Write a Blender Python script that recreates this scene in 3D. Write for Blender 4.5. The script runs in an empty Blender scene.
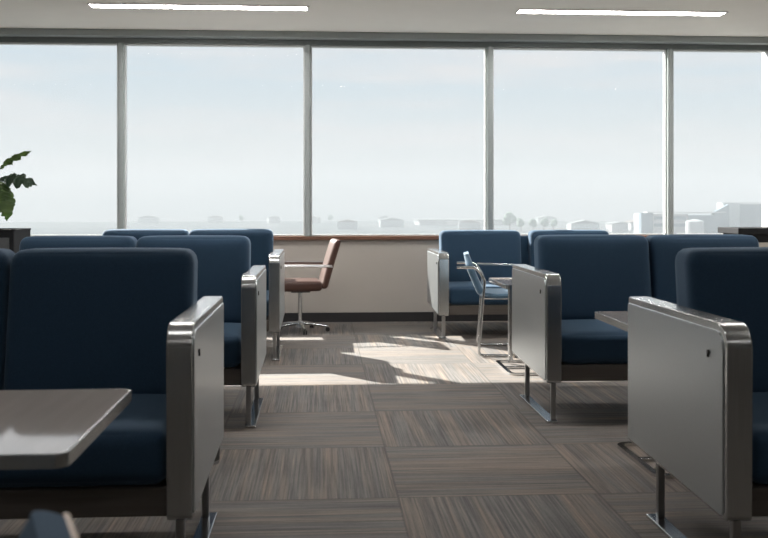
import bpy, bmesh, math, random
from mathutils import Vector, Matrix
random.seed(7)
C = bpy.context.scene.collection
PI = math.pi

# ------------------------------------------------------------------ materials
def mat(name, col, rough=0.6, metal=0.0, **kw):
    m = bpy.data.materials.new(name); m.use_nodes = True
    b = m.node_tree.nodes['Principled BSDF']
    b.inputs['Base Color'].default_value = (*col, 1)
    b.inputs['Roughness'].default_value = rough
    b.inputs['Metallic'].default_value = metal
    for k, v in kw.items(): b.inputs[k].default_value = v
    return m
def nodes(m): return m.node_tree.nodes, m.node_tree.links, m.node_tree.nodes['Principled BSDF']
def add_noise(m, scale=(1,1,1), sc=50, detail=3, c0=None, c1=None, bump=0.0, dist=0.001, rough=None, lo=.3, hi=.7):
    N, L, b = nodes(m)
    tc = N.new('ShaderNodeTexCoord'); mp = N.new('ShaderNodeMapping'); mp.inputs['Scale'].default_value = scale
    nz = N.new('ShaderNodeTexNoise'); nz.inputs['Scale'].default_value = sc; nz.inputs['Detail'].default_value = detail
    L.new(tc.outputs['Object'], mp.inputs['Vector']); L.new(mp.outputs['Vector'], nz.inputs['Vector'])
    if c0:
        r = N.new('ShaderNodeValToRGB'); r.color_ramp.elements[0].position = lo; r.color_ramp.elements[1].position = hi
        r.color_ramp.elements[0].color = (*c0, 1); r.color_ramp.elements[1].color = (*c1, 1)
        L.new(nz.outputs['Fac'], r.inputs['Fac']); L.new(r.outputs['Color'], b.inputs['Base Color'])
    if rough:
        mr = N.new('ShaderNodeMapRange'); mr.inputs['To Min'].default_value = rough[0]; mr.inputs['To Max'].default_value = rough[1]
        L.new(nz.outputs['Fac'], mr.inputs['Value']); L.new(mr.outputs['Result'], b.inputs['Roughness'])
    if bump:
        bp = N.new('ShaderNodeBump'); bp.inputs['Strength'].default_value = bump; bp.inputs['Distance'].default_value = dist
        L.new(nz.outputs['Fac'], bp.inputs['Height']); L.new(bp.outputs['Normal'], b.inputs['Normal'])
    return m

FAB = mat('navy_fabric', (.018,.045,.088), .85, 0, **{'Sheen Weight':.35,'Sheen Roughness':.45,'Specular IOR Level':.25})
FAB.node_tree.nodes['Principled BSDF'].inputs['Sheen Tint'].default_value = (.45,.62,.8,1)
add_noise(FAB, sc=420, detail=2, c0=(.0135,.036,.068), c1=(.022,.053,.094), bump=.35, dist=.0006)
SHELLF = mat('blue_upholstery', (.10,.17,.25), .7, 0, **{'Sheen Weight':.2})
add_noise(SHELLF, sc=350, c0=(.05,.11,.17), c1=(.07,.135,.205), bump=.2, dist=.0005)
ALU = mat('brushed_aluminium', (.46,.46,.455), .30, 1.0)
add_noise(ALU, scale=(1,1,.02), sc=260, detail=4, c0=(.50,.51,.51), c1=(.58,.59,.59), rough=(.20,.30), bump=.08, dist=.0003)
PANEL = mat('satin_side_panel', (.44,.45,.455), .34, 1.0)
add_noise(PANEL, scale=(.02,1,1), sc=160, detail=3, c0=(.50,.535,.555), c1=(.54,.575,.595), rough=(.30,.38))
CHROME = mat('chrome', (.62,.63,.64), .16, 1.0)
STEEL = mat('steel_post', (.36,.36,.36), .32, 1.0)
RAIL = mat('taupe_rail', (.105,.09,.078), .55, .25)
add_noise(RAIL, scale=(.05,1,1), sc=90, c0=(.095,.08,.07), c1=(.115,.10,.088))
DARKM = mat('dark_plastic', (.012,.012,.013), .4)
LAM = mat('laminate_top', (.48,.43,.39), .07, 0, **{'IOR':1.7,'Coat Weight':.6,'Coat Roughness':.04})
add_noise(LAM, scale=(1,.08,1), sc=30, c0=(.44,.395,.36), c1=(.48,.435,.40))
LEATHER = mat('brown_leather', (.15,.06,.04), .45)
add_noise(LEATHER, sc=120, c0=(.058,.024,.016), c1=(.075,.033,.022), bump=.3, dist=.0006)
WALL = mat('wall_paint', (.42,.385,.345), .85)
add_noise(WALL, sc=3, c0=(.41,.375,.335), c1=(.43,.395,.355), bump=.05, dist=.0005)
WHITE = mat('white_paint', (.78,.76,.74), .7); add_noise(WHITE, sc=2, c0=(.77,.75,.73), c1=(.79,.77,.75))
SIDE = mat('grey_side_wall_paint', (.32,.32,.31), .8); add_noise(SIDE, sc=2, c0=(.31,.31,.30), c1=(.33,.33,.32))
CEIL = mat('ceiling_paint', (.85,.83,.79), .9); add_noise(CEIL, sc=4, c0=(.84,.82,.78), c1=(.86,.84,.80))
BASE = mat('black_skirting', (.022,.021,.022), .5); add_noise(BASE, sc=20, c0=(.020,.019,.02), c1=(.024,.023,.024))
FRAME = mat('window_frame_metal', (.40,.42,.42), .42, .3); add_noise(FRAME, sc=30, c0=(.35,.385,.385), c1=(.37,.405,.405))
FRAMED = mat('dark_head_metal', (.17,.19,.19), .5, .2); add_noise(FRAMED, sc=30, c0=(.16,.18,.18), c1=(.18,.20,.20))
FRAMEL = mat('window_bead', (.6,.62,.62), .4, .2)
WOOD = mat('walnut_sill', (.17,.085,.055), .42)
add_noise(WOOD, scale=(.06,1,1), sc=60, detail=5, c0=(.12,.06,.038), c1=(.22,.11,.07))
TAN = mat('tan_wood', (.38,.27,.18), .45); add_noise(TAN, scale=(1,.1,1), sc=50, c0=(.34,.24,.16), c1=(.42,.30,.20))
BLACKP = mat('black_lacquer', (.014,.015,.017), .65, 0, **{'Specular IOR Level':.2}); add_noise(BLACKP, sc=30, c0=(.012,.013,.015), c1=(.016,.017,.019))
GREYP = mat('grey_planter_panel', (.08,.085,.09), .5); add_noise(GREYP, sc=30, c0=(.07,.075,.08), c1=(.09,.095,.10))
SOIL = mat('soil', (.03,.02,.014), .95); add_noise(SOIL, sc=60, c0=(.02,.013,.009), c1=(.05,.035,.02), bump=.8, dist=.01)
LEAF = mat('leaf_green', (.07,.12,.03), .45, 0, **{'Transmission Weight':0.0})
add_noise(LEAF, sc=9, c0=(.045,.10,.02), c1=(.11,.18,.035))
LEAFD = mat('leaf_dark_green', (.025,.06,.03), .4); add_noise(LEAFD, sc=9, c0=(.02,.05,.028), c1=(.04,.08,.04))
STEM = mat('stem_green', (.06,.09,.03), .6); add_noise(STEM, sc=20, c0=(.05,.08,.025), c1=(.08,.11,.04))

def glass_mat():
    m = bpy.data.materials.new('window_glass'); m.use_nodes = True
    N, L = m.node_tree.nodes, m.node_tree.links; N.clear()
    o = N.new('ShaderNodeOutputMaterial'); mx = N.new('ShaderNodeMixShader')
    t = N.new('ShaderNodeBsdfTransparent'); t.inputs['Color'].default_value = (.975,.985,.985,1)
    g = N.new('ShaderNodeBsdfGlossy'); g.inputs['Roughness'].default_value = .02; g.inputs['Color'].default_value = (1,1,1,1)
    lw = N.new('ShaderNodeLayerWeight'); lw.inputs['Blend'].default_value = .5
    pw = N.new('ShaderNodeMath'); pw.operation = 'POWER'; pw.inputs[1].default_value = 5; L.new(lw.outputs['Facing'], pw.inputs[0])
    fr = N.new('ShaderNodeMath'); fr.operation = 'MULTIPLY_ADD'; fr.inputs[1].default_value = .4; fr.inputs[2].default_value = .0004; L.new(pw.outputs[0], fr.inputs[0])
    L.new(fr.outputs[0], mx.inputs['Fac']); L.new(t.outputs[0], mx.inputs[1]); L.new(g.outputs[0], mx.inputs[2]); L.new(mx.outputs[0], o.inputs['Surface'])
    return m
GLASS = glass_mat()
def emis(name, col, s):
    m = bpy.data.materials.new(name); m.use_nodes = True
    N, L = m.node_tree.nodes, m.node_tree.links; N.clear()
    o = N.new('ShaderNodeOutputMaterial'); e = N.new('ShaderNodeEmission')
    e.inputs['Color'].default_value = (*col, 1); e.inputs['Strength'].default_value = s
    L.new(e.outputs[0], o.inputs['Surface']); return m
LIGHT = emis('light_diffuser_glow', (1,.965,.94), 54.0)

LIGHTD = emis('dimmed_fill_glow', (1,.975,.95), 11.5)  # weaker glow for the added fill lights out of view
def carpet():
    m = bpy.data.materials.new('striped_carpet_tile'); m.use_nodes = True
    N, L, b = nodes(m)
    def math_(op, a, bb=None, c=None):
        n = N.new('ShaderNodeMath'); n.operation = op
        for i, v in enumerate((a, bb, c)):
            if v is None: continue
            if isinstance(v, (int, float)): n.inputs[i].default_value = v
            else: L.new(v, n.inputs[i])
        return n.outputs[0]
    geo = N.new('ShaderNodeNewGeometry'); sp = N.new('ShaderNodeSeparateXYZ'); L.new(geo.outputs['Position'], sp.inputs[0])
    T = .73
    gx = math_('DIVIDE', math_('SUBTRACT', sp.outputs['X'], .28), T)
    gy = math_('DIVIDE', math_('SUBTRACT', sp.outputs['Y'], 4.93), T)
    ix = math_('FLOOR', gx); iy = math_('FLOOR', gy)
    par = math_('FLOORED_MODULO', math_('ADD', ix, iy), 2.0)     # 1: ribs run along the room's depth
    inv = math_('SUBTRACT', 1.0, par)
    u = math_('ADD', math_('MULTIPLY', sp.outputs['X'], par), math_('MULTIPLY', sp.outputs['Y'], inv))
    v = math_('ADD', math_('MULTIPLY', sp.outputs['Y'], par), math_('MULTIPLY', sp.outputs['X'], inv))
    seed = math_('ADD', math_('MULTIPLY', ix, 7.31), math_('MULTIPLY', iy, 3.77))
    def stripe(su, sv, detail, off, rough=.6):
        cb = N.new('ShaderNodeCombineXYZ'); L.new(math_('MULTIPLY', u, su), cb.inputs[0]); L.new(math_('MULTIPLY', v, sv), cb.inputs[1])
        L.new(math_('ADD', seed, off), cb.inputs[2])
        n = N.new('ShaderNodeTexNoise'); n.inputs['Scale'].default_value = 1; n.inputs['Detail'].default_value = detail; n.inputs['Roughness'].default_value = rough
        L.new(cb.outputs[0], n.inputs['Vector']); return n.outputs['Fac']
    s1 = stripe(105, 1.6, 3, 0.0, .7); s2 = stripe(16, .8, 2, 5.0); s3 = stripe(260, 60, 2, 9.0); s4 = stripe(3.0, 3.0, 3, 14.0)
    val = math_('ADD', math_('MULTIPLY', s1, .60), math_('ADD', math_('MULTIPLY', s2, .16), math_('ADD', math_('MULTIPLY', s3, .12), math_('MULTIPLY', s4, .12))))
    r = N.new('ShaderNodeValToRGB'); e = r.color_ramp.elements
    e[0].position = .36; e[0].color = (.062,.057,.053,1)
    e[1].position = .67; e[1].color = (.27,.232,.19,1)
    for p, c in ((.44,(.095,.086,.079)),(.51,(.135,.123,.112)),(.56,(.168,.150,.134)),(.60,(.20,.163,.133))):
        x = e.new(p); x.color = (*c, 1)
    L.new(val, r.inputs['Fac'])
    r2 = N.new('ShaderNodeValToRGB'); r2.color_ramp.elements[0].color = (.95,.99,1.02,1); r2.color_ramp.elements[1].color = (1.06,.99,.93,1)
    r2.color_ramp.elements[0].position = .42; r2.color_ramp.elements[1].position = .6; L.new(s2, r2.inputs['Fac'])
    mu = N.new('ShaderNodeMix'); mu.data_type = 'RGBA'; mu.blend_type = 'MULTIPLY'; mu.inputs['Factor'].default_value = 1
    L.new(r.outputs['Color'], mu.inputs['A']); L.new(r2.outputs['Color'], mu.inputs['B'])
    # joints
    fx = math_('ABSOLUTE', math_('SUBTRACT', math_('FRACT', gx), .5)); fy = math_('ABSOLUTE', math_('SUBTRACT', math_('FRACT', gy), .5))
    j = math_('GREATER_THAN', math_('MAXIMUM', fx, fy), .494)
    mj = N.new('ShaderNodeMix'); mj.data_type = 'RGBA'; L.new(math_('MULTIPLY', j, .45), mj.inputs['Factor']); L.new(mu.outputs['Result'], mj.inputs['A']); mj.inputs['B'].default_value = (.04,.036,.033,1)
    L.new(mj.outputs['Result'], b.inputs['Base Color'])
    b.inputs['Roughness'].default_value = .8; b.inputs['Specular IOR Level'].default_value = .45
    bp = N.new('ShaderNodeBump'); bp.inputs['Strength'].default_value = .6; bp.inputs['Distance'].default_value = .003
    L.new(s1, bp.inputs['Height']); L.new(bp.outputs['Normal'], b.inputs['Normal'])
    return m
CARPET = carpet()

# ------------------------------------------------------------------ mesh helpers
def obj(name, bm, m, parent=None, loc=(0,0,0), smooth=True, ang=50, wn=True):
    me = bpy.data.meshes.new(name)
    bmesh.ops.recalc_face_normals(bm, faces=bm.faces)
    if smooth:
        for f in bm.faces: f.smooth = True
        for e in bm.edges:
            if len(e.link_faces) == 2 and e.calc_face_angle(0) > math.radians(ang): e.smooth = False
    bm.to_mesh(me); bm.free()
    o = bpy.data.objects.new(name, me); C.objects.link(o)
    if smooth and wn:
        w_ = o.modifiers.new('weighted', 'WEIGHTED_NORMAL'); w_.keep_sharp = True; w_.weight = 80
    if m: me.materials.append(m)
    if parent: o.parent = parent
    o.location = loc
    return o
def thing(name, label, cat, loc=(0,0,0), rz=0, group=None, kind=None):
    o = bpy.data.objects.new(name, None); C.objects.link(o); o.empty_display_size = .1
    o.location = loc; o.rotation_euler = (0,0,rz); o['label'] = label; o['category'] = cat
    if group: o['group'] = group
    return o
def tag(o, label, cat, group=None):
    o['label'] = label; o['category'] = cat
    if group: o['group'] = group
    return o
def struct(name, bm, m, parent=None, **k):
    o = obj(name, bm, m, parent, **k)
    if not parent: o['kind'] = 'structure'
    return o
def box(c, s, bev=0.0, seg=2, bm=None, rot=None):
    t = bmesh.new(); bmesh.ops.create_cube(t, size=1.0)
    bmesh.ops.scale(t, vec=s, verts=t.verts)
    if bev: bmesh.ops.bevel(t, geom=t.edges[:], offset=bev, segments=seg, profile=.5, affect='EDGES')
    if rot is not None: bmesh.ops.transform(t, matrix=rot, verts=t.verts)
    bmesh.ops.translate(t, vec=c, verts=t.verts)
    return merge(bm, t)
def merge(bm, t):
    if bm is None: return t
    me = bpy.data.meshes.new('tmp'); t.to_mesh(me); t.free(); bm.from_mesh(me); bpy.data.meshes.remove(me); return bm
def prism(poly, axis, a, b, bev=0.0, bm=None, seg=2):
    """poly: 2D outline; axis 'x' -> (y,z) extruded a..b in x; 'y' -> (x,z); 'z' -> (x,y)"""
    t = bmesh.new()
    def P(p, d):
        return {'x': (d, p[0], p[1]), 'y': (p[0], d, p[1]), 'z': (p[0], p[1], d)}[axis]
    va = [t.verts.new(P(p, a)) for p in poly]; vb = [t.verts.new(P(p, b)) for p in poly]
    fa = t.faces.new(va); fb = t.faces.new(vb[::-1]); n = len(poly)
    for i in range(n): t.faces.new((va[i], vb[i], vb[(i+1) % n], va[(i+1) % n]))
    if bev:
        eds = list(fa.edges) + list(fb.edges)
        bmesh.ops.bevel(t, geom=eds, offset=bev, segments=seg, profile=.5, affect='EDGES')
    return merge(bm, t)
def rrect(x0, y0, x1, y1, r, n=6, radii=None):
    rs = radii or (r, r, r, r); out = []
    for (cx, cy, a0), rr in zip(((x1, y1, 0), (x0, y1, 90), (x0, y0, 180), (x1, y0, 270)), rs):
        sx = -1 if cx == x1 else 1; sy = -1 if cy == y1 else 1
        for k in range(n+1):
            a = math.radians(a0 + 90*k/n)
            out.append((cx + sx*rr + rr*math.cos(a), cy + sy*rr + rr*math.sin(a)))
    return out
def smooth_path(pts, r=.03, n=6, closed=False):
    P = [Vector(p) for p in pts]; out = []; N = len(P)
    for i in range(N):
        if not closed and i in (0, N-1): out.append(P[i]); continue
        a, b, c = P[(i-1) % N], P[i], P[(i+1) % N]
        d1 = (a-b); d2 = (c-b); rr = min(r, d1.length*.49, d2.length*.49)
        p0 = b + d1.normalized()*rr; p2 = b + d2.normalized()*rr
        for k in range(n+1):
            t = k/n; out.append((1-t)**2*p0 + 2*t*(1-t)*b + t*t*p2)
    return out
def tube(pts, rad, bm=None, n=10, closed=False, flat=None):
    """sweep a round (or rectangular flat=(w,h)) section along pts"""
    t = bmesh.new(); P = [Vector(p) for p in pts]; N = len(P); rings = []
    nrm = None
    for i in range(N):
        if closed: tg = (P[(i+1) % N]-P[i-1])
        else: tg = (P[min(i+1, N-1)]-P[max(i-1, 0)])
        tg.normalize()
        if nrm is None:
            ref = Vector((0,0,1)) if abs(tg.z) < .9 else Vector((0,1,0))
            nrm = (ref - tg*ref.dot(tg)).normalized()
        else: nrm = (nrm - tg*nrm.dot(tg)).normalized()
        bn = tg.cross(nrm); ring = []
        if flat:
            w, h = flat
            for (a, b) in ((-1,-1),(1,-1),(1,1),(-1,1)): ring.append(t.verts.new(P[i] + bn*(a*w/2) + nrm*(b*h/2)))
        else:
            rr = rad if not callable(rad) else rad(i/(N-1))
            for k in range(n):
                a = 2*PI*k/n; ring.append(t.verts.new(P[i] + (nrm*math.cos(a) + bn*math.sin(a))*rr))
        rings.append(ring)
    m = len(rings[0]); R = N if closed else N-1
    for i in range(R):
        A, B = rings[i], rings[(i+1) % N]
        for k in range(m): t.faces.new((A[k], A[(k+1) % m], B[(k+1) % m], B[k]))
    if not closed: t.faces.new(rings[0]); t.faces.new(rings[-1][::-1])
    return merge(bm, t)
def cyl(c, r, h, n=24, axis='z', bm=None, r2=None):
    t = bmesh.new(); bmesh.ops.create_cone(t, cap_ends=True, segments=n, radius1=r, radius2=r if r2 is None else r2, depth=h)
    if axis == 'x': bmesh.ops.rotate(t, matrix=Matrix.Rotation(PI/2, 3, 'Y'), verts=t.verts)
    if axis == 'y': bmesh.ops.rotate(t, matrix=Matrix.Rotation(PI/2, 3, 'X'), verts=t.verts)
    bmesh.ops.translate(t, vec=c, verts=t.verts); return merge(bm, t)
def cushion(c, s, r, crown=(0,0,0), n=10, lean=0.0, bm=None):
    """soft upholstered block: rounded box, faces crowned outwards; lean shears y with z"""
    t = bmesh.new(); bmesh.ops.create_cube(t, size=2.0)
    bmesh.ops.subdivide_edges(t, edges=t.edges[:], cuts=n*2-1, use_grid_fill=True)
    h = Vector(s)/2
    for v in t.verts:
        u = v.co.copy(); q = Vector()
        for i in range(3):   # pack vertices towards the rounded edges
            q[i] = math.copysign(1-(1-abs(u[i]))**1.7, u[i]) if abs(u[i]) > 0 else 0
        p = Vector([q[i]*h[i] for i in range(3)]); inner = Vector([max(-(h[i]-r), min(h[i]-r, p[i])) for i in range(3)])
        d = p-inner
        if d.length > 1e-7:
            big = max(abs(d[i]) for i in range(3)); p = inner + d.normalized()*big
        for i in range(3):
            if abs(abs(u[i])-1) < 1e-5 or True:
                j, k = (i+1) % 3, (i+2) % 3
                w = max(0, 1-q[j]**2)**.6 * max(0, 1-q[k]**2)**.6 * abs(q[i])**3
                p[i] += math.copysign(crown[i]*w, q[i]) if q[i] else 0
        v.co = p
    for v in t.verts:
        v.co.y += lean*(v.co.z+h.z); v.co += Vector(c)
    return merge(bm, t)
def copy_tree(o, parent=None):
    c = o.copy(); C.objects.link(c); c.parent = parent
    for ch in [x for x in bpy.data.objects if x.parent == o]: copy_tree(ch, c)
    return c
def kids(o, pre): return [x for x in bpy.data.objects if x.parent == o and x.name.split('.')[0] == pre]

# ------------------------------------------------------------------ room shell
XL, XR, YB, YW, H = -5.06, 4.50, -4.0, 8.72, 2.59
struct('floor', box(((XL+XR)/2, (YB+YW)/2, -.05), (XR-XL+.4, YW-YB+.4, .1)), CARPET, smooth=False)
struct('ceiling', box(((XL+XR)/2, (YB+YW)/2+.0, H+.06), (XR-XL+.4, YW-YB+.4, .12)), CEIL, smooth=False)
struct('wall_left', box((XL-.1, (YB+YW)/2, H/2), (.2, YW-YB+.4, H)), SIDE, smooth=False)
struct('wall_right', box((XR+.1, (YB+YW)/2, H/2), (.2, YW-YB+.4, H)), SIDE, smooth=False)
struct('wall_rear', box(((XL+XR)/2, YB-.1, H/2), (XR-XL, .2, H)), SIDE, smooth=False)
SILL, HEAD = .77, 2.485
struct('wall_front', box(((XL+XR)/2, YW+.09, (SILL-.035)/2), (XR-XL, .18, SILL-.035)), WALL, smooth=False)
struct('baseboard_front', box(((XL+XR)/2, YW-.008, .0425), (XR-XL, .016, .085), .003), BASE)
struct('trim_1', box(((XL+4.12)/2, YW+.055, SILL-.0175), (4.12-XL, .17, .035), .004), WOOD)            # window board
struct('trim_2', box(((XL+XR)/2, YW-.03, H-.03), (XR-XL, .12, .06), .004), FRAME)                       # bulkhead step under the ceiling
struct('trim_3', box(((XL+XR)/2, YW+.06, (HEAD+H)/2), (XR-XL, .10, H-HEAD), .003), FRAMED)                # head of the glazing
struct('wall_pillar', box((4.345, YW+.03, (H+0)/2), (.37, .30, H), .004), WHITE)
MX = [-5.06, -3.41, -1.76, -.11, 1.54, 3.215, 4.16]
for i, x in enumerate(MX[:-1]):
    if i > 0:
        b = box((x, YW+.055, (SILL+HEAD)/2), (.052, .12, HEAD-SILL), .003)
        b = box((x, YW-.008, (SILL+HEAD)/2), (.030, .014, HEAD-SILL), .003, bm=b)
        struct('trim_%d' % (i+3), b, FRAME)
    a0 = x + (.026 if i else 0); a1 = MX[i+1] - (.026 if i < 5 else 0)
    w = a1-a0; cx = (a0+a1)/2; yy = YW+.06; f = .014
    b = box((cx, yy, SILL+f/2+.001), (w, .06, f), .003)
    b = box((cx, yy, HEAD-f/2), (w, .06, f), .003, bm=b)
    b = box((a0+f/2, yy, (SILL+HEAD)/2), (f, .06, HEAD-SILL), .003, bm=b)
    b = box((a1-f/2, yy, (SILL+HEAD)/2), (f, .06, HEAD-SILL), .003, bm=b)
    wf = struct('window_%d' % (i+1), b, FRAMEL)
    g = obj('pane', box((cx, yy, (SILL+HEAD)/2), (w-2*f+.004, .008, HEAD-SILL-2*f+.004)), GLASS, wf, smooth=False)

# ceiling lights (recessed linear fixtures, plus unseen rows added for fill)
def ceiling_light(x, y, label, w=1.66, d=.125, first=[None], dim=False):
    if first[0] is None:
        t = thing('ceiling_light', label, 'ceiling light', (x, y, H), 0, 'linear ceiling lights')
        fr = box((0, d/2+.006, -.004), (w+.03, .012, .010), .002)
        fr = box((0, -d/2-.006, -.004), (w+.03, .012, .010), .002, bm=fr)
        for s in (-1, 1): fr = box((s*(w/2+.006), 0, -.004), (.012, d, .010), .002, bm=fr)
        obj('trim_frame', fr, WHITE, t)
        obj('diffuser', box((0, 0, -.003), (w, d, .006)), LIGHT, t, smooth=False)
        first[0] = t
    else:
        t = copy_tree(first[0]); t.location = (x, y, H); t['label'] = label
        if dim:
            df = kids(t, 'diffuser')[0]; df.data = df.data.copy(); df.data.materials[0] = LIGHTD
    return t
ceiling_light(-.93, 7.60, 'long white recessed strip light in the ceiling, left of the two')
ceiling_light(2.40, 7.60, 'long white recessed strip light in the ceiling, right of the two')
for y in (5.0, 2.0, -1.2):  # unseen strip lights, added to brighten the room
    for x in (-3.6, -.2, 3.1):
        ceiling_light(x, y, 'added strip light out of view in the ceiling, filling the room with light', dim=(y < 4))

# ------------------------------------------------------------------ sofas
HWID, AT, AD, ATOP, ABOT = .695, .075, .84, .715, .19
def arm_poly(off=0.0, y0=0.0):
    o = off; R = .062-o*.7; top = ATOP-o; y0 = o; y1 = AD-(.006 if off else 0); b0 = ABOT+o*.5; b1 = ABOT+.022+o*.5
    pts = []
    r2 = .018
    pts += [(y0+r2-r2*math.cos(math.radians(a)), b0+r2-r2*math.sin(math.radians(a))) for a in (0, 30, 60, 90)][::-1]
    pts += [(y0+R-R*math.cos(math.radians(a)), top-R+R*math.sin(math.radians(a))) for a in range(0, 91, 10)]
    r3 = .012
    pts += [(y1-r3+r3*math.sin(math.radians(a)), top-r3+r3*math.cos(math.radians(a))) for a in (0, 30, 60, 90)]
    pts += [(y1, b1)]
    return pts
def make_sofa(label):
    t = thing('sofa', label, 'sofa', group='navy two-seater sofas with metal armrests')
    MW = HWID-AT
    for s in (-1, 1):
        xin, xout = s*(HWID-AT), s*HWID
        a = obj('armrest', prism(arm_poly(), 'x', min(xin, xout-s*.004), max(xin, xout-s*.004), .005), ALU, t, ang=30)
        obj('side_panel', prism(arm_poly(.022), 'x', min(xout-s*.006, xout), max(xout-s*.006, xout), .0025), PANEL, a, ang=30)
        bl = cyl((xout, .115, .628), .0065, .008, 16, 'x'); bl = box((xout+s*.001, .118, .620), (.007, .008, .013), .002, bm=bl)
        bo = obj('bolt', bl, DARKM, a); bo['label'] = 'dark bolt on the side of the armrest'
        for y in (.030, .615):
            obj('leg', box((s*(HWID-.040), y, (.012+ABOT+.02)/2), (.024, .024, ABOT+.02-.012), .003), STEEL, t)
        obj('runner', box((s*(HWID-.030), .325, .006), (.052, .66, .012), .003), CHROME, t)
        w = MW-.004
        obj('seat_cushion', cushion((s*(MW/2), .325, .355), (w, .62, .15), .038, (.0, .010, .012), 8), FAB, t)
        obj('back_cushion', cushion((s*(MW/2), .58, .645), (w, .17, .475), .045, (.0, .012, .004), 8, lean=.17), FAB, t)
    fr = box((0, .34, .235), (2*MW-.002, .62, .080), .006)
    obj('seat_rail', fr, RAIL, t)
    obj('backrest_shell', prism([(.60, .28), (.700, .83), (.765, .83), (.70, .28)], 'x', -MW+.02, MW-.02, .015), FAB, t)
    return t
S0 = make_sofa('x')
sofas = [  # right-hand or left-hand outer x, front y, side, scale, label
    (-.342, 2.655, -1, 1, 'blue sofa on the left nearest the camera, a laminate table in front of it'),
    (-.298, 4.60, -1, 1, 'blue sofa on the left in the middle row, behind the nearest one'),
    (-.268, 6.56, -1, 1, 'blue sofa on the left in the far row, beside the brown swivel chair'),
    (1.090, 2.545, 1, 1, 'blue sofa at the right edge nearest the camera, large metal armrest in full view'),
    (1.085, 4.60, 1, 1, 'blue sofa on the right in the middle row with sunlit floor behind it'),
    (.925, 7.55, 1, .945, 'small far blue sofa at the window wall behind the blue tube-framed chair'),
]
ss = [S0] + [copy_tree(S0) for _ in sofas[1:]]
for i, (xo, y, side, sc, lab) in enumerate(sofas):
    o = ss[i]
    o['label'] = lab; o.location = (xo + side*HWID*sc, y, 0); o.scale = (sc, sc, sc)
    dx = {3: .045, 4: .018}.get(i, 0); dz = {0: .006, 3: .006, 2: -.012}.get(i, 0)
    if i in (0, 1): o.scale.x = .972; o.location.x = xo - HWID*.972
    if i in (0, 3): o.scale.z = 1.015
    for k in kids(o, 'back_cushion') + kids(o, 'backrest_shell'): k.location.x += dx; k.location.z += dz
    if i == 5:
        o.scale.x = 1.11; o.location.x = xo + HWID*1.11
        for k in kids(o, 'back_cushion'):
            if k.data.vertices[0].co.x > 0: k.location.x += .07
# ------------------------------------------------------------------ side tables
TW, TD, TH = .66, .63, .595
def make_table(label):
    t = thing('side_table', label, 'table', group='laminate side tables in front of the sofas')
    top = obj('tabletop', prism(rrect(-TW/2+.003, -TD/2+.003, TW/2-.003, TD/2-.003, .02), 'z', TH-.018, TH, .002), LAM, t)
    pth = [Vector((x, y, TH-.0135)) for x, y in rrect(-TW/2, -TD/2, TW/2, TD/2, .023)]
    obj('edge_band', tube(pth, 0, closed=True, flat=(.007, .0265)), ALU, top)
    obj('support_plate', box((0, 0, TH-.023), (.24, .24, .01), .003), STEEL, t)
    obj('pole', cyl((0, 0, (TH-.03)/2+.008), .016, TH-.035, 20), CHROME, t)
    loop = smooth_path([(-.25,-.25,.008), (.25,-.25,.008), (.25,.25,.008), (-.25,.25,.008)], .05, 6, True)
    b = tube(loop, 0, closed=True, flat=(.026, .014))
    b = box((0, 0, .008), (.49, .026, .014), .002, bm=b); b = box((0, 0, .008), (.026, .49, .0138), .002, bm=b)
    obj('base_frame', b, CHROME, t)
    return t
T0 = make_table('x')
tables = [
    (-.795, 2.125, 0, 0, 0, 0, 0, 'light laminate table in the left foreground reflecting the windows'),
    (-.80, 4.16, .10, .05, 0, .11, 0, 'side table in front of the middle left sofa, only its base tip showing'),
    (1.50, 3.765, 0, .0, 0, .045, .135, 'side table in front of the middle right sofa, top corner showing past the metal armrest'),
    (1.475, 6.22, 0, -.22, .12, -.05, -.06, 'pale side table on a thin pole beside the blue tube-framed chair in the sun'),
    (-.79, 8.08, 0, 0, 0, 0, 0, 'small table the brown swivel chair faces, behind the far left sofa'),
]
for i, (x, y, rz, px, py, bx_, by_, lab) in enumerate(tables):
    o = T0 if i == 0 else copy_tree(T0)
    o['label'] = lab; o.location = (x, y, 0); o.rotation_euler.z = rz
    if i == 4: o.scale.z = 1.15
    if i:
        for k in kids(o, 'pole') + kids(o, 'support_plate'): k.location = (px, py, 0)
        if i == 3: o.scale.z = .935
        for k in kids(o, 'base_frame'): k.location = (bx_, by_, 0)

# ------------------------------------------------------------------ blue side chair (faces +x)
def shell_strip(pts, w, th, r=.03):
    """curved upholstered panel: centre line pts in x,z swept along y with rounded ends"""
    P = smooth_path([(p[0], 0, p[1]) for p in pts], .10, 8); t = bmesh.new(); N = len(P); cs = []
    M = 10
    for i in range(N):
        tg = (P[min(i+1, N-1)]-P[max(i-1, 0)]).normalized(); nn = Vector((-tg.z, 0, tg.x)); ring = []
        d = min(i, N-1-i); k = 1.0 if d > 1 else (.75 if d == 0 else .93)
        prof = rrect(-w/2*k, -th/2*k, w/2*k, th/2*k, th*.45*k, 3)
        for (a, b) in prof: ring.append(t.verts.new(P[i] + Vector((0, a, 0)) + nn*b))
        cs.append(ring)
    m = len(cs[0])
    for i in range(N-1):
        for k in range(m): t.faces.new((cs[i][k], cs[i][(k+1) % m], cs[i+1][(k+1) % m], cs[i+1][k]))
    t.faces.new(cs[0]); t.faces.new(cs[-1][::-1])
    return t
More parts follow.
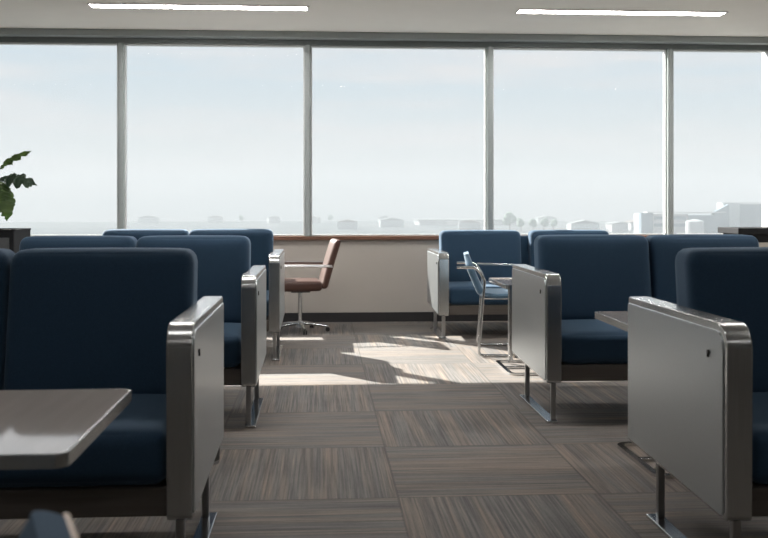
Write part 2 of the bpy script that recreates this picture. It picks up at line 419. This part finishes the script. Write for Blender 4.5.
def make_side_chair(label):
    t = thing('side_chair', label, 'chair', group='blue tube-framed chairs')
    obj('backrest', shell_strip([(-.085, .705), (-.055, .60), (.01, .45), (.04, .425)], .46, .048), SHELLF, t)
    obj('seat', shell_strip([(.035, .425), (.12, .415), (.46, .43), (.48, .425)], .46, .036), SHELLF, t)
    for s in (-1, 1):
        y = s*.265
        p = smooth_path([(-.15, y, .618), (-.015, y, .618), (.045, y, .53), (.03, y, .40), (.0, y, .012), (.24, y, .012), (.33, y, .40)], .035, 6)
        obj('side_frame', tube(p, .0095, n=12), CHROME, t)
        if s > 0: obj('armrest', tube(smooth_path([(.0, y, .612), (.38, y, .600), (.36, y, .56), (.33, y, .40)], .03, 6), .0085, n=12), CHROME, t)
    b = tube([(.031, -.265, .395), (.031, .265, .395)], .0085); b = tube([(.33, -.265, .398), (.33, .265, .398)], .0085, bm=b)
    for s in (-1, 1): b = tube([(.031, s*.15, .396), (.33, s*.15, .398)], .008, bm=b)
    obj('seat_support', b, CHROME, t)
    obj('stretcher', tube([(.24, -.265, .012), (.24, .265, .012)], .008), CHROME, t)
    return t
ch = make_side_chair('blue chair with chrome tube frame standing in the sun beside the far table')
ch.location = (1.13, 6.90, 0); ch.rotation_euler.z = math.radians(-8)
c2 = copy_tree(ch); c2['label'] = 'blue chair at the bottom left corner, only the top of its backrest showing'
c2.location = (-.328, .925, 0); c2.rotation_euler.z = math.radians(180+20)

bk = kids(c2, 'backrest')[0]; bk.data = bk.data.copy(); bk.data.materials[0] = FAB
ws = obj('wood_shell', shell_strip([(-.106, .700), (-.080, .60), (-.016, .455), (.02, .410)], .462, .010), TAN, bk); ws['label'] = 'pale tan wooden shell behind the blue backrest'
# ------------------------------------------------------------------ brown swivel chair (faces -x)
def make_swivel():
    t = thing('swivel_chair', 'brown leather swivel chair with metal arms and star base by the window wall', 'chair')
    obj('seat', cushion((-.01, 0, .388), (.36, .40, .082), .03, (0, 0, .006), 7), LEATHER, t)
    obj('backrest', cushion((.185, 0, .565), (.055, .40, .40), .024, (.004, 0, 0), 7), LEATHER, t)
    br = kids(t, 'backrest')[0]
    for v in br.data.vertices:
        z = v.co.z-.365; v.co.x += z*.25 + .10*max(0, z)**2
    for s in (-1, 1):
        y = s*.222
        obj('armrest', tube(smooth_path([(-.15, s*.19, .375), (-.165, y, .40), (-.165, y, .56), (.24, y, .552), (.245, s*.195, .548)], .03, 6), 0, flat=(.020, .012)), STEEL, t)
    obj('mechanism', box((0, 0, .338), (.16, .16, .022), .006), DARKM, t)
    obj('column', cyl((0, 0, .20), .017, .26, 24), CHROME, t)
    h = cyl((0, 0, .060), .034, .05, 20, r2=.024); obj('hub', h, STEEL, t)
    for k in range(5):
        a = math.radians(-12+72*k); d = Vector((math.cos(a), math.sin(a), 0))
        l = obj('base_leg', tube([d*.02+Vector((0,0,.068)), d*.12+Vector((0,0,.060)), d*.235+Vector((0,0,.042))], lambda u: .015-.006*u, n=10), CHROME, t)
        p = d*.232; q = Vector((-d.y, d.x, 0))*.010
        w = bmesh.new()
        for sgn in (-1, 1):
            c = cyl((0,0,0), .018, .010, 16, 'y'); bmesh.ops.rotate(c, matrix=Matrix.Rotation(a, 3, 'Z'), verts=c.verts); bmesh.ops.translate(c, vec=p+q*sgn+Vector((0,0,.0185)), verts=c.verts); w = merge(w, c)
        obj('caster', w, DARKM, l)
    return t
sw = make_swivel(); sw.location = (-.165, 8.10, 0); sw.rotation_euler.z = math.radians(5)

# ------------------------------------------------------------------ planter, plant, counter
t = thing('planter_box', 'tall black planter box with a grey inset panel, holding the leafy plant', 'planter', (-2.48, 7.18, 0))
b = bmesh.new()
for (c, s) in (((0, -.19, .44), (.66, .02, .86)), ((0, .19, .44), (.66, .02, .86)), ((-.32, 0, .44), (.02, .36, .86)), ((.32, 0, .44), (.02, .36, .86)), ((0, 0, .02), (.62, .36, .02))): b = box(c, s, .003, bm=b)
obj('box_wall', b, BLACKP, t)
obj('front_panel', box((.06, -.203, .44), (.48, .008, .76), .002), GREYP, t)
obj('rim', tube([Vector((x, y, .872)) for x, y in rrect(-.325, -.195, .325, .195, .012, 3)], 0, closed=True, flat=(.028, .012)), BLACKP, t)
obj('soil', box((0, 0, .79), (.62, .36, .08)), SOIL, t, smooth=False)

def leaf(L, W, seed):
    """lobed, deeply split leaf, base at origin, along +x, arched down; real thickness"""
    rnd = random.Random(seed); t = bmesh.new(); n = 46; left = []; right = []; mid = []
    for i in range(n+1):
        u = i/n; env = math.sin(PI*min(1, u*1.02))**.55*(1-.25*u)
        cut = .5+.5*math.cos(u*2*PI*3.6+.4); cut = cut**.5
        w = W*env*(.42+.58*cut) if .10 < u < .97 else W*env*.8
        if i == n: w = .001
        if i == 0: w = .004
        x = L*u; z = -L*.45*u*u
        fwd = .16*L*(w/W)
        mid.append(t.verts.new((x, 0, z))); left.append(t.verts.new((x+fwd*(1-u), w, z-.35*w*w/W+.02*rnd.uniform(-.4,.4)))); right.append(t.verts.new((x+fwd*(1-u), -w, z-.35*w*w/W+.02*rnd.uniform(-.4,.4))))
    for i in range(n):
        t.faces.new((mid[i], mid[i+1], left[i+1], left[i])); t.faces.new((mid[i+1], mid[i], right[i], right[i+1]))
    bmesh.ops.solidify(t, geom=t.faces[:], thickness=.0015)
    return t
pl = thing('leafy_plant', 'green plant with deeply lobed leaves growing from the black planter at the left', 'plant', (-2.40, 7.14, .835))
# azimuth deg, stem reach, tip height, leaf length, width, pitch, material
for k, (az, reach, hz, L, W, pit, roll, m) in enumerate([
    (5, .10, .47, .24, .055, 50, 50, LEAF), (-20, .12, .40, .25, .09, 8, 45, LEAFD), (-35, .15, .39, .25, .12, -48, 0, LEAF), (-15, .15, .37, .25, .10, -64, 10, LEAF),
    (75, .08, .34, .20, .08, 20, 0, LEAF), (130, .12, .52, .24, .11, 30, 0, LEAFD), (170, .20, .42, .28, .11, 0, 30, LEAF),
    (215, .20, .34, .26, .11, -25, 0, LEAF), (240, .10, .50, .24, .11, -20, 0, LEAF), (170, .04, .62, .24, .09, 40, 0, LEAFD)]):
    a = math.radians(az); tip = Vector((math.cos(a)*reach, math.sin(a)*reach, hz))
    st = obj('stem', tube(smooth_path([(math.cos(a)*.02, math.sin(a)*.02, 0), (math.cos(a)*.04, math.sin(a)*.04, hz*.55), tip], .12, 8), lambda u: .006-.003*u, n=8), STEM, pl)
    lf = leaf(L, W, k); M4 = Matrix.Translation(tip) @ Matrix.Rotation(a, 4, 'Z') @ Matrix.Rotation(-math.radians(pit), 4, 'Y') @ Matrix.Rotation(math.radians(roll), 4, 'X')
    bmesh.ops.transform(lf, matrix=M4, verts=lf.verts)
    obj('leaf', lf, m, st)

t = thing('counter_table', 'long black counter against the windows at the right edge, behind the sofas', 'table', (4.03, 7.97, 0))
obj('tabletop', box((-.13, 0, .835), (.94, .42, .05), .004), BLACKP, t)
obj('apron', box((-.13, 0, .775), (.86, .34, .07), .003), BLACKP, t)
for x in (-.54, .28):
    for y in (-.17, .17): obj('leg', box((x, y, .405), (.04, .04, .81), .003), BLACKP, t)

# ------------------------------------------------------------------ outside
GZ = -15.0
GRD = mat('pale_ground', (.15,.165,.175), .95, 0, **{'Specular IOR Level':0})
add_noise(GRD, scale=(1,.35,1), sc=.02, detail=6, c0=(.105,.125,.135), c1=(.17,.18,.185))
og = obj('ground', cyl((0, 0, GZ-.5), 965, 1, 96), GRD, smooth=False); og['kind'] = 'structure'
BW = mat('pale_render', (.50,.51,.52), .9); BB = mat('blue_grey_cladding', (.16,.22,.27), .8); BG = mat('hazy_glass', (.14,.20,.25), .5)
BR = mat('grey_roof', (.26,.27,.28), .9); BT = mat('rosy_roof', (.24,.20,.19), .9); BC = mat('chalk_cladding', (.50,.54,.55), .9)
TR = mat('distant_foliage', (.20,.27,.22), .95); TRK = mat('bark', (.12,.10,.08), .9)
for m_ in (BW, BB, BG, BR, BT, BC): add_noise(m_, sc=.3, c0=tuple(v*.97 for v in m_.node_tree.nodes['Principled BSDF'].inputs['Base Color'].default_value[:3]), c1=tuple(m_.node_tree.nodes['Principled BSDF'].inputs['Base Color'].default_value[:3]))
add_noise(TR, sc=1.2, c0=(.16,.23,.18), c1=(.24,.31,.25))
def bx(p, name, x0, x1, y0, y1, z0, z1, m): return obj(name, box(((x0+x1)/2, (y0+y1)/2, (z0+z1)/2), (x1-x0, y1-y0, z1-z0)), m, p, smooth=False)

# long office block by the right-hand windows
t = thing('office_building', 'long pale office block with window bands and a blue-grey end, far outside', 'building', (163.5, 485, GZ))
bx(t, 'wing', 0, 6, 0, 4, 0, 12.0, BB); bx(t, 'wall', 6, 25, 1, 30, 0, 11.6, BW)
for z in (5.0, 8.6): bx(t, 'window', 7, 14.5, .8, 1.2, z, z+1.6, BG); bx(t, 'window', 16.5, 23.5, .8, 1.2, z, z+1.6, BG)
bx(t, 'hall', 25, 46, 0, 30, 0, 10.8, BB); bx(t, 'roof', 3, 44, -1, 6, 12.0, 12.6, BW)
obj('tower', prism([(38, 10.8), (38, 12.2), (46, 16.5), (46, 10.8)], 'y', 0, 3), BB, t, smooth=False)
t = thing('storage_building', 'tall pale windowless block at the far right behind the office block', 'building', (207, 496, GZ))
bx(t, 'wall', 4, 13, 0, 8, 0, 16.9, BC); bx(t, 'wing', 13.2, 26, 1, 8, 0, 16.5, BB); bx(t, 'roof', 3.6, 26.4, -.4, 8.4, 16.9, 17.3, BW)
t = thing('silo', 'short pale round tank in front of the office block', 'silo', (185.5, 470, GZ))
obj('tank', cyl((0, 0, 4.0), 4.4, 8.0, 32), BW, t); obj('tank_roof', cyl((0, 0, 8.5), 4.4, 1.0, 32, r2=.6), BC, t)
t = thing('warehouse', 'wide low white-fronted warehouse on the horizon right of the middle window post', 'building', (128, 760, GZ))
bx(t, 'wall', -50, 28, 0, 40, 0, 3.8, BW); bx(t, 'front_sign', -28, 0, -1, 0, .4, 3.4, WHITE); bx(t, 'roof', -51, 29, -1, 41, 3.8, 4.6, BR)
# low houses scattered over the plain
rnd = random.Random(11); H0 = None
hs = [(18,640),(52,700),(-40,860),(-95,890),(-150,860),(60,900),(95,610),(158,570),(176,560),(205,610),(232,640),(100,660),(-8,860),(190,800),(222,545),(250,560)]
def house_parts(t, w, d, h, wm, rm):
    bx(t, 'wall', -w/2, w/2, 0, d, 0, h, wm)
    obj('roof', prism([(-w/2-.5, h), (0, h+w*.12), (w/2+.5, h)], 'y', -.5, d+.5), rm, t, smooth=False)
protos = []
for wm, rm, w in ((BW, BT, 13), (BC, BR, 17), (BW, BR, 10)):
    protos.append((wm, rm, w))
proto = {}
for i, (x, y) in enumerate(hs):
    k = i % 3
    if k not in proto:
        o = thing('house', 'x', 'house'); house_parts(o, protos[k][2], 10, 5.0, protos[k][0], protos[k][1]); proto[k] = o
    else: o = copy_tree(proto[k])
    o.location = (x, y, GZ); o.rotation_euler.z = rnd.uniform(-.3, .3)
    o['label'] = ('small pale house with a reddish roof in the haze beyond the windows', 'wide grey-roofed house in the haze beyond the windows', 'narrow white house with a grey roof in the haze beyond the windows')[k]
    o['group'] = ('pale houses with reddish roofs far outside', 'wide grey-roofed houses far outside', 'narrow white houses far outside')[k]
def crown(seed, r, h):
    rr = random.Random(seed); b = bmesh.new()
    for k in range(9):
        t = bmesh.new(); bmesh.ops.create_icosphere(t, subdivisions=2, radius=r*rr.uniform(.4, .62))
        for v in t.verts: v.co *= 1+rr.uniform(-.12, .12)
        a = rr.uniform(0, 6.28); q = r*rr.uniform(0, .55)
        bmesh.ops.translate(t, vec=(math.cos(a)*q, math.sin(a)*q, h+rr.uniform(-.4, .45)*r), verts=t.verts); b = merge(b, t)
    return b
tr0 = None
for i, (x, y, s) in enumerate([(116,588,1.15),(124,592,.8),(131,590,.75),(138,592,.8),(146,600,.7),(10,900,.7),(-70,880,.7)]):
    if tr0 is None:
        o = thing('tree', 'x', 'tree'); obj('crown', crown(3, 4.2, 6.2), TR, o); obj('trunk', cyl((0, 0, 2), .4, 4, 8), TRK, o); tr0 = o
    else: o = copy_tree(tr0)
    o.location = (x, y, GZ); o.scale = (s, s, s); o.rotation_euler.z = i*1.3
    o['label'] = 'tallest hazy green tree on the horizon between the far sofa and the right windows' if i == 0 else ('low hazy green tree in the row on the horizon above the far sofa' if i < 5 else 'tiny hazy tree on the plain beyond the left and middle windows')
    o['group'] = 'trees right of the middle window post' if i < 5 else 'trees scattered over the plain'

hz = bpy.data.materials.new('haze'); hz.use_nodes = True; hz.node_tree.nodes.clear()
_o = hz.node_tree.nodes.new('ShaderNodeOutputMaterial'); _v = hz.node_tree.nodes.new('ShaderNodeVolumePrincipled')
_v.inputs['Color'].default_value = (.49,.525,.555,1); _v.inputs['Density'].default_value = .0018
hz.node_tree.links.new(_v.outputs[0], _o.inputs['Volume'])
o = obj('haze', box((0, 530, 8), (2400, 960, 45)), hz, smooth=False); o['kind'] = 'structure'
# ------------------------------------------------------------------ world and sun
w = bpy.data.worlds.new('World'); bpy.context.scene.world = w; w.use_nodes = True
N, L = w.node_tree.nodes, w.node_tree.links; bg = N['Background']
tc = N.new('ShaderNodeTexCoord'); sp = N.new('ShaderNodeSeparateXYZ'); L.new(tc.outputs['Generated'], sp.inputs[0])
mr = N.new('ShaderNodeMapRange'); mr.inputs['From Min'].default_value = -.05; mr.inputs['From Max'].default_value = .35; L.new(sp.outputs['Z'], mr.inputs['Value'])
rp = N.new('ShaderNodeValToRGB'); e = rp.color_ramp.elements
e[0].position = 0; e[0].color = (.60,.65,.69,1); e[1].position = 1; e[1].color = (.42,.55,.68,1)
for p, c in ((.09,(.65,.69,.715)),(.16,(.715,.73,.745)),(.28,(.70,.735,.755)),(.50,(.58,.69,.77))):
    x = e.new(p); x.color = (*c, 1)
L.new(mr.outputs['Result'], rp.inputs['Fac'])
mp = N.new('ShaderNodeMapping'); mp.inputs['Scale'].default_value = (2.2, 2.2, 16); mp.inputs['Location'].default_value = (.4, .2, .3); L.new(tc.outputs['Generated'], mp.inputs['Vector'])
nz = N.new('ShaderNodeTexNoise'); nz.inputs['Scale'].default_value = 1.6; nz.inputs['Detail'].default_value = 5; nz.inputs['Roughness'].default_value = .5; L.new(mp.outputs['Vector'], nz.inputs['Vector'])
cr = N.new('ShaderNodeMapRange'); cr.inputs['From Min'].default_value = .40; cr.inputs['From Max'].default_value = .62; cr.inputs['To Max'].default_value = .9; L.new(nz.outputs['Fac'], cr.inputs['Value'])
mx = N.new('ShaderNodeMix'); mx.data_type = 'RGBA'; L.new(cr.outputs['Result'], mx.inputs['Factor']); L.new(rp.outputs['Color'], mx.inputs['A']); mx.inputs['B'].default_value = (.77,.76,.775,1)
L.new(mx.outputs['Result'], bg.inputs['Color']); bg.inputs['Strength'].default_value = .98

sd = bpy.data.lights.new('sun', 'SUN'); sd.energy = 20.0; sd.angle = math.radians(.6); sd.color = (1,.95,.88)
so = bpy.data.objects.new('sun', sd); C.objects.link(so)
so.rotation_euler = Vector((1.03, -1.265, -1.0)).to_track_quat('-Z', 'Y').to_euler(); so.location = (-8, 16, 8)

# ------------------------------------------------------------------ camera
cd = bpy.data.cameras.new('camera'); co = bpy.data.objects.new('camera', cd); C.objects.link(co)
co.location = (0, 0, 1.05); co.rotation_euler = (PI/2, 0, -math.atan(.066))
cd.sensor_width = 36; cd.lens = 36*970/768; cd.shift_y = -64/768; cd.clip_end = 3000
cd.dof.use_dof = True; cd.dof.focus_distance = 5.6; cd.dof.aperture_fstop = 5.6
sc = bpy.context.scene; sc.camera = co
sc.view_settings.view_transform = 'Standard'; sc.view_settings.look = 'None'; sc.view_settings.gamma = 1
sc.view_settings.exposure = 0.1
sc.cycles.max_bounces = 10; sc.cycles.diffuse_bounces = 6; sc.cycles.transparent_max_bounces = 12
